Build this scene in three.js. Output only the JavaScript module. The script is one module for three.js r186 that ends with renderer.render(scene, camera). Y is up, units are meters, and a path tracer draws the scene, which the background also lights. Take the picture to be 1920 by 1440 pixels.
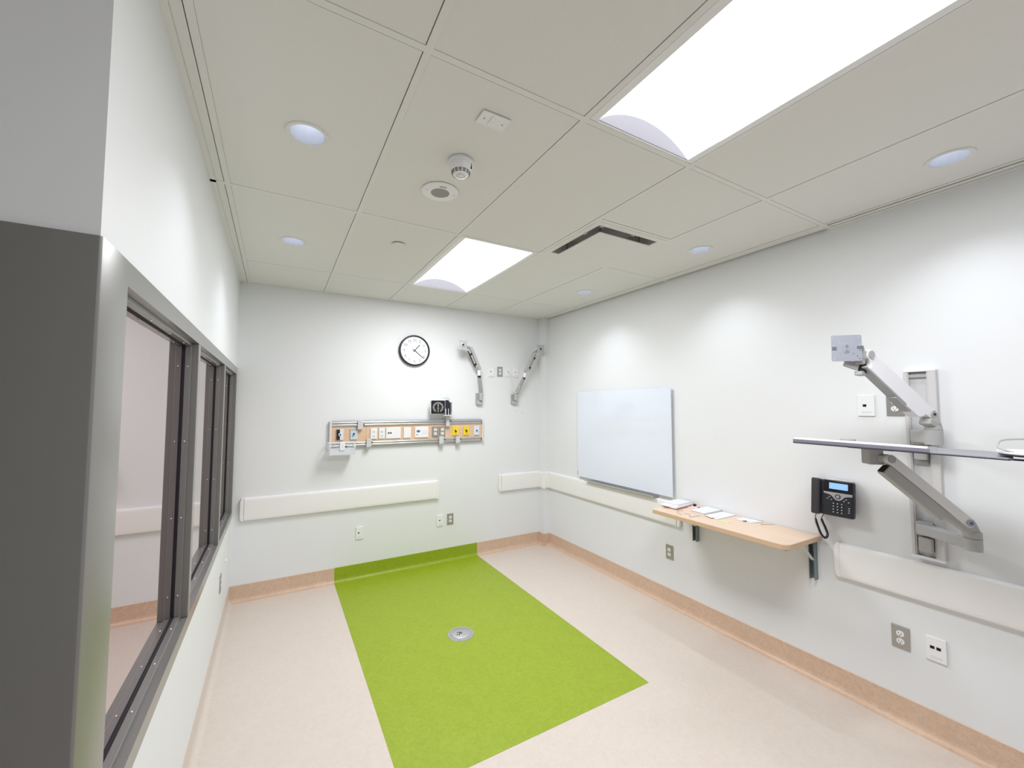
import * as THREE from 'three';
import { RoundedBoxGeometry } from 'three/addons/geometries/RoundedBoxGeometry.js';
import { RectAreaLightUniformsLib } from 'three/addons/lights/RectAreaLightUniformsLib.js';
import { mergeGeometries, toCreasedNormals } from 'three/addons/utils/BufferGeometryUtils.js';

// ---------------------------------------------------------------- camera, light, exposure
const scene = new THREE.Scene();
scene.background = new THREE.Color(0x000000);
const camera = new THREE.PerspectiveCamera(2 * Math.atan(720 / 771.75) * 180 / Math.PI, 1920 / 1440, 0.05, 40);
camera.position.set(-0.3738, 1.656, 4.2653);
camera.rotation.order = 'YXZ';
camera.rotation.set(0.0543, -0.5194, 0.0011);
scene.add(camera);
const renderer = new THREE.WebGLRenderer();
renderer.toneMapping = THREE.LinearToneMapping;
renderer.toneMappingExposure = 1.11;
renderer.shadowMap.enabled = true;
RectAreaLightUniformsLib.init();
const TROFFER = 24, TROFFER_GLOW = 1.15, DOWN = 1.1, LAMP_GLOW = 2.6;
const TROFFER_COLOR = new THREE.Color().setRGB(0.99, 1.0, 1.025), DOWN_COLOR = new THREE.Color().setRGB(0.94, 0.98, 1.06);

// ---------------------------------------------------------------- measures of the room (metres)
const XL = -0.6804, XR = 2.5283, H = 2.74, ZEND = 3.185, ZREAR = 5.6, XALC = -2.2, BASE_H = 0.137;
const WT = 0.14;
const UNIT = 0.61, ZC = 0.658, ZB = 1.878, ZA = 3.098, ZN = 4.318, ZN2 = 5.538;
const CHX = 2.445, CHZ = 0.112;                          // the little boxed pier in the far corner

// ---------------------------------------------------------------- helpers
function rng(seed) { let s = seed >>> 0; return () => { s = (s + 0x6D2B79F5) >>> 0; let t = s; t = Math.imul(t ^ (t >>> 15), t | 1); t ^= t + Math.imul(t ^ (t >>> 7), t | 61); return ((t ^ (t >>> 14)) >>> 0) / 4294967296; }; }
const used = new Map();
function numbered(name) { const n = used.get(name) || 0; used.set(name, n + 1); return n ? `${name}_${String(n).padStart(3, '0')}` : name; }
const V = (x, y, z) => new THREE.Vector3(x, y, z);
function box(w, h, d, x = 0, y = 0, z = 0, r = 0, seg = 2) {
  const g = r > 0 ? new RoundedBoxGeometry(w, h, d, seg, Math.min(r, w / 2.01, h / 2.01, d / 2.01)) : new THREE.BoxGeometry(w, h, d);
  g.translate(x, y, z); return g;
}
const slab = (x0, x1, y0, y1, z0, z1, r = 0) => box(Math.abs(x1 - x0), Math.abs(y1 - y0), Math.abs(z1 - z0), (x0 + x1) / 2, (y0 + y1) / 2, (z0 + z1) / 2, r);
function cyl(r0, r1, h, axis = 'y', x = 0, y = 0, z = 0, seg = 32) {
  const g = new THREE.CylinderGeometry(r1, r0, h, seg);
  if (axis === 'z') g.rotateX(Math.PI / 2); if (axis === 'x') g.rotateZ(-Math.PI / 2);
  g.translate(x, y, z); return g;
}
function lathe(pts, axis = 'y', seg = 48) {
  const g = new THREE.LatheGeometry(pts.map(p => new THREE.Vector2(p[0], p[1])), seg);
  if (axis === 'z') g.rotateX(Math.PI / 2);
  return toCreasedNormals(g, 0.6);
}
function tube(pts, r, seg = 40, closed = false, rs = 8) { return new THREE.TubeGeometry(new THREE.CatmullRomCurve3(pts, closed, 'centripetal'), seg, r, rs, closed); }
function frameOf(a, b, ref) {                                  // y runs from a to b, z is as near ref as it can be
  const y = b.clone().sub(a).normalize(), z = ref.clone().addScaledVector(y, -ref.dot(y)).normalize(), x = y.clone().cross(z);
  return new THREE.Matrix4().makeBasis(x, y, z).setPosition(a.clone().add(b).multiplyScalar(0.5));
}
function bar(a, b, w, d, r = 0.004, ref = V(0, 0, 1)) { const g = box(w, a.distanceTo(b), d, 0, 0, 0, r); g.applyMatrix4(frameOf(a, b, ref)); return g; }
function rod(a, b, r0, r1 = r0, seg = 20) { const g = new THREE.CylinderGeometry(r1, r0, a.distanceTo(b), seg); g.applyMatrix4(frameOf(a, b, Math.abs(b.y - a.y) > 0.9 * a.distanceTo(b) ? V(0, 0, 1) : V(0, 1, 0))); return g; }
function extrude(shape, depth, bevel = 0, seg = 8) {
  const g = new THREE.ExtrudeGeometry(shape, { depth: depth - 2 * bevel, bevelEnabled: bevel > 0, bevelSize: bevel, bevelThickness: bevel, bevelOffset: -bevel, bevelSegments: 2, curveSegments: seg });
  g.translate(0, 0, bevel); return g;
}
function rrect(w, h, r, cx = 0, cy = 0) {
  const s = new THREE.Shape(), x = cx - w / 2, y = cy - h / 2;
  s.moveTo(x + r, y); s.lineTo(x + w - r, y); s.absarc(x + w - r, y + r, r, -Math.PI / 2, 0); s.lineTo(x + w, y + h - r); s.absarc(x + w - r, y + h - r, r, 0, Math.PI / 2);
  s.lineTo(x + r, y + h); s.absarc(x + r, y + h - r, r, Math.PI / 2, Math.PI); s.lineTo(x, y + r); s.absarc(x + r, y + r, r, Math.PI, 1.5 * Math.PI); return s;
}
function uvMetres(g) {                                        // texture coordinates in metres, from the side each face looks to
  const p = g.attributes.position, n = g.attributes.normal, uv = new Float32Array(p.count * 2);
  for (let i = 0; i < p.count; i++) {
    const ax = Math.abs(n.getX(i)), ay = Math.abs(n.getY(i)), az = Math.abs(n.getZ(i));
    const [u, v] = ay >= ax && ay >= az ? [p.getX(i), p.getZ(i)] : ax >= az ? [p.getZ(i), p.getY(i)] : [p.getX(i), p.getY(i)];
    uv[2 * i] = u; uv[2 * i + 1] = v;
  }
  g.setAttribute('uv', new THREE.BufferAttribute(uv, 2)); return g;
}
function join(gs) {
  gs = (Array.isArray(gs) ? gs : [gs]).map(g => { g = g.index ? g.toNonIndexed() : g; for (const k of Object.keys(g.attributes)) if (!['position', 'normal', 'uv'].includes(k)) g.deleteAttribute(k); return g; });
  const g = gs.length > 1 ? mergeGeometries(gs) : gs[0]; g.clearGroups(); return g;
}
function part(name, gs, mat, parent, label) {
  const g = join(gs); if (mat.userData.metres) uvMetres(g);
  const m = new THREE.Mesh(g, mat); m.name = name; m.castShadow = m.receiveShadow = true; parent.add(m);
  if (label) m.userData.label = label; return m;
}
function thing(name, label, category, at = [0, 0, 0], turn = 0, group) {
  const o = new THREE.Group(); o.name = numbered(name); o.position.set(...at); o.rotation.y = turn; scene.add(o);
  o.userData = { label, category }; if (group) o.userData.group = group; return o;
}
function single(name, gs, mat, label, category, at = [0, 0, 0], turn = 0, group) {
  const m = part(numbered(name), gs, mat, scene); m.position.set(...at); m.rotation.y = turn; m.userData = { label, category }; if (group) m.userData.group = group; return m;
}
function structure(name, label) { const o = new THREE.Group(); o.name = name; o.userData = { kind: 'structure', label }; scene.add(o); return o; }
function structMesh(name, gs, mat, label) { const m = part(name, gs, mat, scene); m.userData = { kind: 'structure', label }; return m; }
const TURN_R = -Math.PI / 2, TURN_L = Math.PI / 2;             // local x runs along the wall, z points into the room

// ---------------------------------------------------------------- textures and materials
function dataTexture(n, fn, srgb, repeat = 1) {
  const d = new Uint8Array(n * n * 4);
  for (let y = 0; y < n; y++) for (let x = 0; x < n; x++) { const c = fn(x, y); const i = 4 * (y * n + x); d[i] = c[0]; d[i + 1] = c[1]; d[i + 2] = c[2]; d[i + 3] = 255; }
  const t = new THREE.DataTexture(d, n, n); t.wrapS = t.wrapT = THREE.RepeatWrapping; t.magFilter = THREE.LinearFilter; t.minFilter = THREE.LinearMipmapLinearFilter; t.generateMipmaps = true;
  if (srgb) t.colorSpace = THREE.SRGBColorSpace; t.repeat.set(repeat, repeat); t.needsUpdate = true; return t;
}
function noiseField(n, cells, seed) {                           // tiling value noise
  const r = rng(seed), g = Float32Array.from({ length: cells * cells }, () => r()), f = new Float32Array(n * n), s = cells / n;
  for (let y = 0; y < n; y++) for (let x = 0; x < n; x++) {
    const u = x * s, v = y * s, i = Math.floor(u), j = Math.floor(v), a = u - i, b = v - j, aa = a * a * (3 - 2 * a), bb = b * b * (3 - 2 * b), I = (i + 1) % cells, J = (j + 1) % cells;
    f[y * n + x] = (g[j * cells + i] * (1 - aa) + g[j * cells + I] * aa) * (1 - bb) + (g[J * cells + i] * (1 - aa) + g[J * cells + I] * aa) * bb;
  }
  return f;
}
function flecked(n, base, amp, flecks, seed) {                  // sheet flooring: mottled ground with short flecks
  const a = noiseField(n, 14, seed), b = noiseField(n, 60, seed + 1), c = noiseField(n, 170, seed + 2), r = rng(seed + 3), f = new Float32Array(n * n * 3);
  for (let i = 0; i < n * n; i++) { const k = (a[i] - .5) * .3 + (b[i] - .5) * .8 + (c[i] - .5) * .8; for (let q = 0; q < 3; q++) f[3 * i + q] = base[q] + amp[q] * k; }
  for (const [count, col, len] of flecks) for (let k = 0; k < count; k++) {
    let x = r() * n, y = r() * n, t = r() * 6.28; const L = len * (.4 + r()), mix = .35 + .5 * r();
    for (let s = 0; s < L; s++) { const i = ((Math.floor(y) + n) % n) * n + (Math.floor(x) + n) % n; for (let q = 0; q < 3; q++) f[3 * i + q] += (col[q] - f[3 * i + q]) * mix; x += Math.cos(t); y += Math.sin(t); x = (x + n) % n; y = (y + n) % n; t += (r() - .5) * .9; }
  }
  return dataTexture(n, (x, y) => { const i = 3 * (y * n + x); return [f[i], f[i + 1], f[i + 2]].map(v => Math.max(0, Math.min(255, v))); }, true, 1);
}
function grain(n, cells, seed) { const a = noiseField(n, cells, seed), b = noiseField(n, cells * 3, seed + 1); return dataTexture(n, (x, y) => { const v = 255 * (.6 * a[y * n + x] + .4 * b[y * n + x]); return [v, v, v]; }, false); }
function std(color, roughness = .5, extra = {}) {
  const m = new THREE.MeshPhysicalMaterial({ roughness, ...extra });
  if (Array.isArray(color)) m.color.setRGB(...color); else m.color.set(color);
  return m;
}
const metres = m => { m.userData.metres = true; return m; };
const paintBump = grain(512, 128, 11), tileBump = grain(512, 170, 21);
const M = {
  wall: metres(std([.80, .815, .83], .55, { bumpMap: paintBump, bumpScale: .00012 })),
  tile: metres(std([.78, .775, .75], .9, { bumpMap: tileBump, bumpScale: .0003 })),
  grid: std([.78, .775, .75], .6),
  plenum: std([.12, .12, .12], .9),
  floor: metres(std(0xffffff, .38, { map: flecked(1024, [214, 203, 193], [4, 5, 6], [[4200, [222, 211, 202], 5], [2600, [203, 188, 176], 4]], 31) })),  // paler than its coved-up skirting: floor glare put into the colour
  skirting: metres(std(0xffffff, .38, { map: flecked(1024, [211, 182, 158], [12, 13, 14], [[5200, [222, 196, 174], 9], [2600, [194, 160, 134], 8]], 31) })),  // same sheet as the floor, darker: shade on the upstand put into colour
  green: metres(std(0xffffff, .42, { map: flecked(1024, [147, 167, 31], [10, 10, 12], [[8000, [167, 185, 58], 9], [5200, [129, 151, 16], 8]], 41) })),
  frame: std([.172, .167, .16], .34, { clearcoat: .9, clearcoatRoughness: .3 }),
  gasket: std([.006, .006, .012], .7),
  mirror: std([.655, .55, .57], .015, { metalness: 1 }),
  screw: std([.75, .75, .75], .25, { metalness: 1 }),
  bumper: std([.87, .86, .85], .42),
  whitePlastic: std([.84, .845, .85], .35),
  coolPlastic: std([.74, .78, .83], .4),
  steel: std([.42, .41, .39], .38, { metalness: .85 }),
  brightSteel: std([.66, .66, .68], .28, { metalness: 1 }),
  aluminium: std([.62, .62, .64], .32, { metalness: .9 }),
  black: std([.012, .012, .014], .45),
  hole: std([.004, .004, .004], .9),
  greyPaint: std([.43, .425, .415], .42),
  lightGrey: std([.60, .60, .61], .42),
  armGrey: std([.43, .43, .44], .42),
  slim: std([.46, .455, .45], .42),
  slimDark: std([.36, .355, .35], .42),
  paleArm: std([.92, .91, .94], .35),
  board: std([.76, .81, .91], .12, { clearcoat: .6, clearcoatRoughness: .05 }),
  yellow: std([.86, .66, .02], .4),
  blueKnob: std([.03, .10, .16], .35),
  purpleInk: std([.12, .12, .42], .5),
  phone: std([.020, .023, .032], .42),
  phoneScreenBezel: std([.006, .006, .010], .15),
  silver: std([.60, .60, .62], .3, { metalness: .6 }),
  key: std([.75, .77, .80], .4),
  cord: std([.02, .018, .018], .5),
  legGreen: std([.20, .25, .26], .4, { metalness: .3 }),
  paper: std([.77, .78, .81], .7),
  pinkPaper: std([.80, .62, .60], .7),
  redCover: std([.36, .09, .06], .6),
  greenSlip: std([.68, .76, .36], .7),
  trayDark: std([.30, .30, .32], .55),
  trayEdge: std([.22, .21, .27], .4),
  trayUnder: std([.02, .02, .07], .4),
  clearPlastic: std([.92, .94, .96], .25, { transmission: .55, thickness: 0, ior: 1.3 }),
  whiteWire: std([.84, .84, .86], .35),
  reflector: std([.66, .69, .76], .25, { metalness: .15 }),
};
function woodMap(n, base, dark, seed) {
  const a = noiseField(n, 8, seed), b = noiseField(n, 64, seed + 1);
  return dataTexture(n, (x, y) => { const q = a[y * n + x], w = .5 + .5 * Math.sin((y / n * 26 + q * 2.5) * 6.283), e = b[((y * 3) % n) * n + (x >> 3)]; const k = .55 * w * .5 + .45 * e; return base.map((v, i) => v + (dark[i] - v) * k); }, true, 1);
}
M.wood = metres(std(0xffffff, .45, { map: woodMap(512, [226, 194, 164], [216, 180, 148], 51) }));
M.deskTop = metres(std(0xffffff, .4, { map: woodMap(512, [228, 204, 181], [221, 194, 170], 61) }));
M.deskEdge = std([.40, .20, .09], .5);

// ---------------------------------------------------------------- floor
const floor = structure('floor', 'beige flecked sheet floor with a green inlaid rectangle');
part('floor_sheet', slab(XALC - WT, XR + WT, -.1, 0, -WT, ZREAR + WT), M.floor, floor);
const IX0 = .142, IX1 = 1.615, IZ1 = 2.446;
part('green_inlay', slab(IX0, IX1, 0, .0012, 0, IZ1), M.green, floor, 'lime green flecked floor inlay');

// ---------------------------------------------------------------- walls
structMesh('wall_back', slab(XL - WT, XR + WT, 0, H + .35, -WT, 0), M.wall, 'off-white painted back wall');
structMesh('wall_right', slab(XR, XR + WT, 0, H + .35, 0, ZREAR + WT), M.wall, 'off-white painted wall with whiteboard and desk');
structMesh('wall_front', slab(XALC - WT, XR, 0, H + .35, ZREAR, ZREAR + WT), M.wall, 'off-white painted wall behind the viewer');
structMesh('wall_alcove', slab(XALC - WT, XALC, 0, H + .35, ZEND - WT, ZREAR), M.wall, 'off-white painted wall of the entry bay');
structMesh('wall_corner', slab(CHX, XR, 0, H, 0, CHZ), M.wall, 'narrow boxed pier in the far corner');
const WY0 = .713, WY1 = 1.985, WZ0 = .02;
const wallLeft = structure('wall_left', 'off-white painted wall around the observation window');
part('upper_wall', slab(XL - WT, XL, WY1, H + .35, 0, ZEND), M.wall, wallLeft);
part('lower_wall', slab(XL - WT, XL, 0, WY0, 0, ZEND), M.wall, wallLeft);
part('return_wall', [slab(XALC, XL - WT, WY1, H + .35, ZEND - WT, ZEND), slab(XALC, XL - WT, 0, WY0, ZEND - WT, ZEND)], M.wall, wallLeft);

// ---------------------------------------------------------------- window: grey metal frame with three mirror panes
const win = structure('window_1', 'grey metal frame with three dark mirrored panes');
const FX = XL + .006, FB = XL - WT;
const OY0 = .766, OY1 = 1.928;
const lites = [[2.03, 3.03], [.98, 1.98], [.07, .93]];
const ZJ = 3.03, ZF = ZEND + .008;
part('header', slab(FB, FX, OY1, WY1, WZ0, ZJ), M.frame, win);
part('sill', slab(FB, FX, WY0, OY0, WZ0, ZJ), M.frame, win);
{
  const js = new THREE.Shape(), r = .007; js.moveTo(FB, -ZJ); js.lineTo(FX, -ZJ); js.lineTo(FX, -ZF + r); js.absarc(FX - r, -ZF + r, r, 0, -Math.PI / 2, true); js.lineTo(FB, -ZF); js.lineTo(FB, -ZJ);
  const g = toCreasedNormals(new THREE.ExtrudeGeometry(js, { depth: WY1 - WY0, bevelEnabled: false, curveSegments: 6 }), .5); g.rotateX(-Math.PI / 2); g.translate(0, WY0, 0);
  part('jamb', g, M.frame, win);
}
part('jamb', slab(FB, FX, OY0, OY1, WZ0, .07), M.frame, win);
part('mullion', slab(FB, FX, OY0, OY1, 1.98, 2.03, .003), M.frame, win);
part('mullion', slab(FB, FX, OY0, OY1, .93, .98, .003), M.frame, win);
part('end_panel', slab(XALC, FB, WY0, WY1, ZEND - WT, ZF), M.frame, win, 'broad grey metal panel on the wall end');
const GX = XL - .045, SX0 = XL - .040, SX1 = XL - .018, SP = .013;       // glass plane and glazing stops
const screwGeo = new THREE.SphereGeometry(.0036, 10, 6); screwGeo.scale(1, 1, 1);
for (const [z0, z1] of lites) {
  const stops = [
    [slab(SX0, SX1, OY0 + SP, OY1 - SP, z0, z0 + SP, .002), k => [[(SX0 + SX1) / 2, OY0 + .1 + k * .32, z0 + SP]], 4],
    [slab(SX0, SX1, OY0 + SP, OY1 - SP, z1 - SP, z1, .002), k => [[(SX0 + SX1) / 2, OY0 + .1 + k * .32, z1 - SP]], 4],
    [slab(SX0, SX1, OY0, OY0 + SP, z0, z1, .002), k => [[(SX0 + SX1) / 2, OY0 + SP, z0 + .12 + k * (z1 - z0 - .24) / 3]], 4],
    [slab(SX0, SX1, OY1 - SP, OY1, z0, z1, .002), k => [[(SX0 + SX1) / 2, OY1 - SP, z0 + .12 + k * (z1 - z0 - .24) / 3]], 4]];
  for (const [g, at, n] of stops) {
    const s = part('glazing_stop', g, M.frame, win);
    for (let k = 0; k < n; k++) for (const p of at(k)) { const q = new THREE.Mesh(screwGeo, M.screw); q.name = 'screw'; q.position.set(...p); q.castShadow = q.receiveShadow = true; s.add(q); }
  }
  part('gasket', [slab(GX, SX0, OY0, OY0 + .016, z0, z1), slab(GX, SX0, OY1 - .016, OY1, z0, z1), slab(GX, SX0, OY0, OY1, z0, z0 + .016), slab(GX, SX0, OY0, OY1, z1 - .016, z1)], M.gasket, win);
  part('pane', slab(GX - .008, GX, OY0, OY1, z0, z1), M.mirror, win, 'mirrored observation glass');
}

// ---------------------------------------------------------------- coved baseboards
function baseShape() {
  const s = new THREE.Shape(), t = .004, r = .034; s.moveTo(0, 0); s.lineTo(t + r, 0); s.lineTo(t + r, .0013);
  for (let k = 1; k <= 8; k++) { const a = k / 8 * Math.PI / 2; s.lineTo(t + r - r * Math.sin(a), .0013 + r - r * Math.cos(a)); }
  s.lineTo(t, BASE_H - .002); s.lineTo(t - .002, BASE_H); s.lineTo(0, BASE_H); s.lineTo(0, 0); return s;
}
function baseGeo(len, at, turn) { const g = toCreasedNormals(new THREE.ExtrudeGeometry(baseShape(), { depth: len, bevelEnabled: false, steps: 1 }), .5); g.rotateY(-Math.PI / 2); g.translate(len, 0, 0); g.rotateY(turn); g.translate(...at); return g; }
// after rotateY(-PI/2) the profile lies in y and +z, the length along x
const bb = structure('baseboard_back', 'coved skirting below the back wall');
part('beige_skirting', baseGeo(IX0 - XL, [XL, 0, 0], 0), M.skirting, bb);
part('green_skirting', baseGeo(IX1 - IX0, [IX0, 0, 0], 0), M.green, bb, 'lime green coved skirting');
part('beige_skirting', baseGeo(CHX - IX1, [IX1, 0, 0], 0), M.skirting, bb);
const br = structure('baseboard_right', 'beige coved skirting below the whiteboard wall');
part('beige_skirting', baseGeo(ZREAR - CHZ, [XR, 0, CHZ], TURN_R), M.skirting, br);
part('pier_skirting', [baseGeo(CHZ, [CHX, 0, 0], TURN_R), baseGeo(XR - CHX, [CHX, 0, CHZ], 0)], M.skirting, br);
structMesh('baseboard_left', baseGeo(ZEND, [XL, 0, ZEND], TURN_L), M.floor, 'beige coved skirting below the observation window');  // pale floor tone, unlike the other skirtings: bright grazing light put into colour

// ---------------------------------------------------------------- ceiling: tiles in a white T-grid
const ceiling = structure('ceiling', 'suspended ceiling of large off-white tiles in a narrow grid');
part('slab', slab(XALC - WT, XR + WT, H + .35, H + .45, -WT, ZREAR + WT), M.plenum, ceiling);
const TB = .012, GAP = .003, TY = H + .0015;
const xs = [-.61, 0, .61, 1.22, 1.83, 2.44], xsFar = [-1.83, -1.22], zs = [ZC, ZB, ZA, ZN, ZN2];
function tileGeo(x0, x1, z0, z1, holes = []) {
  if (!holes.length) return slab(x0, x1, TY, TY + (x1 - x0 < .08 ? .003 : .016), z0, z1);
  const s = new THREE.Shape(); s.moveTo(x0, -z1); s.lineTo(x1, -z1); s.lineTo(x1, -z0); s.lineTo(x0, -z0); s.lineTo(x0, -z1);
  for (const [hx, hz, r] of holes) { const p = new THREE.Path(); p.absarc(hx, -hz, r, 0, Math.PI * 2, true); s.holes.push(p); }
  const g = new THREE.ExtrudeGeometry(s, { depth: .016, bevelEnabled: false, curveSegments: 24 }); g.rotateX(-Math.PI / 2); g.translate(0, TY, 0); return g;
}
const downs = [[-.295, 2.478], [-.305, 1.24], [2.148, 2.480], [2.143, 1.258], [2.152, 3.70]];
const HOLE = .0665;
const rows = [[0, ZC], [ZC, ZB], [ZB, ZA], [ZA, ZN], [ZN, ZN2], [ZN2, ZREAR]];
rows.forEach(([z0, z1], ri) => {
  const left = ri >= 3 ? [XALC, ...xsFar, ...xs, XR] : [XL, ...xs, XR];
  for (let c = 0; c + 1 < left.length; c++) {
    const x0 = left[c], x1 = left[c + 1], wallL = c === 0, wallR = c + 2 === left.length;
    const light = Math.abs(x0 - .61) < .01 && (ri === 1 || ri === 3), diffuser = Math.abs(x0 - 1.22) < .01 && ri === 2;
    let a = x0 + (wallL ? .024 : TB) + GAP * .25, b = x1 - (wallR ? .024 : TB) - GAP; const e = z0 + (ri === 0 ? .024 : TB) + GAP * .25, f = z1 - (ri === 5 ? .024 : TB) - GAP;
    if (wallR) { if (ri >= 3) a += .016; else b += .010; }      // the narrow edge strip leaves an open joint
    if (!light) {
      if (diffuser) part('ceiling_tile', tileGeo(a, b, ZB + UNIT + TB + GAP, f), M.tile, ceiling);
      else part('ceiling_tile', tileGeo(a, b, e, f, downs.filter(d => d[0] > a && d[0] < b && d[1] > e && d[1] < f).map(d => [d[0], d[1], HOLE])), M.tile, ceiling);
    }
    // cross bars
    if (ri < 5) part('grid_bar', slab(x0 + (wallL ? 0 : TB), x1 - (wallR ? 0 : TB), H, H + .028, z1 - TB, z1 + TB), M.grid, ceiling);
    if (diffuser) part('grid_bar', slab(x0 + TB, x1 - TB, H, H + .028, ZB + UNIT - TB, ZB + UNIT + TB), M.grid, ceiling);
  }
});
for (const x of xs) part('grid_bar', slab(x - TB, x + TB, H, H + .034, .024, ZREAR - .024), M.grid, ceiling);
for (const x of xsFar) part('grid_bar', slab(x - TB, x + TB, H, H + .034, ZEND, ZREAR - .024), M.grid, ceiling);
part('wall_angle', slab(XL, XL + .024, H, H + .02, 0, ZEND), M.grid, ceiling);
part('wall_angle', slab(XR - .024, XR, H - .0015, H + .004, ZA, ZREAR), M.grid, ceiling);
part('wall_angle', slab(XL, CHX, H, H + .02, 0, .024), M.grid, ceiling);
part('wall_angle', slab(XALC, XR, H, H + .02, ZREAR - .024, ZREAR), M.grid, ceiling);

// ---------------------------------------------------------------- troffers
function troffer(z0, label) {
  const x0 = .61 + TB + .001, x1 = 1.22 - TB - .001, za = z0 + TB + .001, zb = z0 + 1.22 - TB - .001, fl = .034, vx0 = x0 + fl, vx1 = x1 - fl, w = vx1 - vx0, rise = .085;
  const t = thing('ceiling_light', label, 'ceiling light', [(x0 + x1) / 2, H, (za + zb) / 2], 0, 'recessed light panels');
  const L = zb - za, hw = w / 2, R = (hw * hw + rise * rise) / (2 * rise), half = Math.asin(hw / R), N = 24;
  part('frame', [slab(-hw - fl, -hw, 0, .012, -L / 2, L / 2, .002), slab(hw, hw + fl, 0, .012, -L / 2, L / 2, .002), slab(-hw, hw, 0, .01, -L / 2, -L / 2 + .006), slab(-hw, hw, 0, .01, L / 2 - .006, L / 2)], M.whitePlastic, t);
  const arc = []; for (let k = 0; k <= N; k++) { const a = -half + 2 * half * k / N; arc.push([R * Math.sin(a), R * Math.cos(a) - (R - rise) + .004]); }
  for (const s of [-1, 1]) {
    const sh = new THREE.Shape(); sh.moveTo(-hw, .004); for (const p of arc) sh.lineTo(p[0], p[1]); sh.lineTo(hw, .004);
    const g = new THREE.ExtrudeGeometry(sh, { depth: .004, bevelEnabled: false }); g.translate(0, 0, s < 0 ? -L / 2 + .006 : L / 2 - .010);
    part('end_plate', g, M.endPlate, t);
  }
  const lens = new THREE.Shape(); arc.forEach((p, k) => k ? lens.lineTo(p[0], p[1]) : lens.moveTo(p[0], p[1])); for (const p of arc.slice().reverse()) lens.lineTo(p[0] * 1.0, p[1] + .006);
  const lg = toCreasedNormals(new THREE.ExtrudeGeometry(lens, { depth: L - .02, bevelEnabled: false }), .6); lg.translate(0, 0, -L / 2 + .01);
  part('lens', lg, M.lens, t, 'glowing white curved lens');
  const la = new THREE.RectAreaLight(TROFFER_COLOR, TROFFER, .49, L - .34); la.position.set(0, .003, 0); t.add(la); la.rotation.set(-Math.PI / 2, 0, 0);
}
M.endPlate = std([.52, .52, .59], .5);
M.lens = std([.9, .9, .9], .6, { emissive: TROFFER_COLOR.clone(), emissiveIntensity: TROFFER_GLOW });
troffer(ZC, 'glowing recessed light panel beside the square air diffuser');
troffer(ZA, 'glowing recessed light panel beside the small blank ceiling plate');

// ---------------------------------------------------------------- downlights
M.lampGlow = std([.9, .9, .9], .5, { emissive: DOWN_COLOR.clone(), emissiveIntensity: LAMP_GLOW });
const downLabels = ['round recessed downlight near the smoke detector', 'round recessed downlight near the sprinkler cover, above the window', 'round recessed downlight above the whiteboard end', 'round recessed downlight near the boxed corner pier', 'round recessed downlight beside the broad near light panel'];
downs.forEach(([x, z], i) => {
  const t = thing('downlight', downLabels[i], 'downlight', [x, H, z], 0, 'recessed downlights');
  part('trim_ring', lathe([[.064, .003], [.064, -.002], [.070, -.004], [.079, -.003], [.081, .0012], [.064, .003]]), M.grid, t);
  part('reflector', lathe([[.0635, 0], [.060, .03], [.054, .06], [.046, .085], [.0475, .085], [.056, .06], [.062, .03], [.0655, 0]].map(p => [p[0], p[1]])), M.reflector, t);
  part('lamp', [cyl(.046, .046, .004, 'y', 0, .086, 0)], M.lampGlow, t, 'glowing lamp');
  const p = new THREE.SpotLight(DOWN_COLOR, DOWN, 0, .98, 1, 2); p.position.set(0, .010, 0); p.target.position.set(0, -1, 0); t.add(p.target); p.castShadow = true; p.shadow.radius = 1.2; t.add(p);
});

// ---------------------------------------------------------------- other ceiling fittings
{
  const t = thing('smoke_detector', 'white domed smoke detector with slotted nose', 'smoke detector', [.306, H, 2.618]);
  part('base', lathe([[0, 0], [.054, 0], [.056, -.004], [.056, -.014], [.053, -.017], [0, -.017]]), M.whitePlastic, t);
  part('body', lathe([[0, -.0172], [.052, -.0172], [.051, -.032], [.043, -.046], [.040, -.049], [.038, -.060], [.030, -.066], [0, -.068]]), M.whitePlastic, t);
  const slots = [];
  for (const [r, y, n] of [[.0405, -.0515, 14], [.0395, -.0565, 14], [.0372, -.0612, 14]]) for (let k = 0; k < n; k++) { const g = box(2 * Math.PI * r / n * .72, .0022, .003); g.translate(0, y, r - .001); g.rotateY(k / n * Math.PI * 2); slots.push(g); }
  part('vent_slot', slots, M.black, t); t.children[t.children.length - 1].userData.kind = 'stuff';
  const wd = box(.006, .026, .004, 0, -.031, .0505, .001); wd.rotateY(.75); part('indicator_window', wd, M.black, t);
  const ringG = new THREE.TorusGeometry(.017, .0014, 6, 24); ringG.rotateX(Math.PI / 2); ringG.translate(0, -.0672, 0); part('nose_ring', ringG, M.greyPaint, t);
}
{
  const t = thing('ceiling_speaker', 'round white ceiling speaker with small grey grille', 'speaker', [.314, H, 2.329]);
  part('rim', lathe([[0, 0], [.090, 0], [.092, -.003], [.088, -.007], [.046, -.010], [.046, -.006], [0, -.006]]), M.whitePlastic, t);
  const gr = dataTexture(256, (x, y) => { const u = x % 8 - 3.5, v = y % 8 - 3.5, d = u * u + v * v < 6; return d ? [70, 68, 64] : [172, 170, 164]; }, true);
  part('grille', lathe([[0, -.0105], [.044, -.009], [.0455, -.006], [0, -.006]]), metres(std(0xffffff, .6, { map: (gr.repeat.set(14, 14), gr) })), t, 'grey perforated grille');
  const sl = box(.034, .002, .009, -.004, -.0098, -.060, .001); sl.rotateY(Math.PI * .95); part('slot', sl, M.greyPaint, t);
  part('screw', [cyl(.003, .003, .003, 'y', .07, -.008, .01, 12)], M.greyPaint, t); part('screw', [cyl(.003, .003, .003, 'y', -.068, -.008, .0, 12)], M.greyPaint, t);
}
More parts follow.
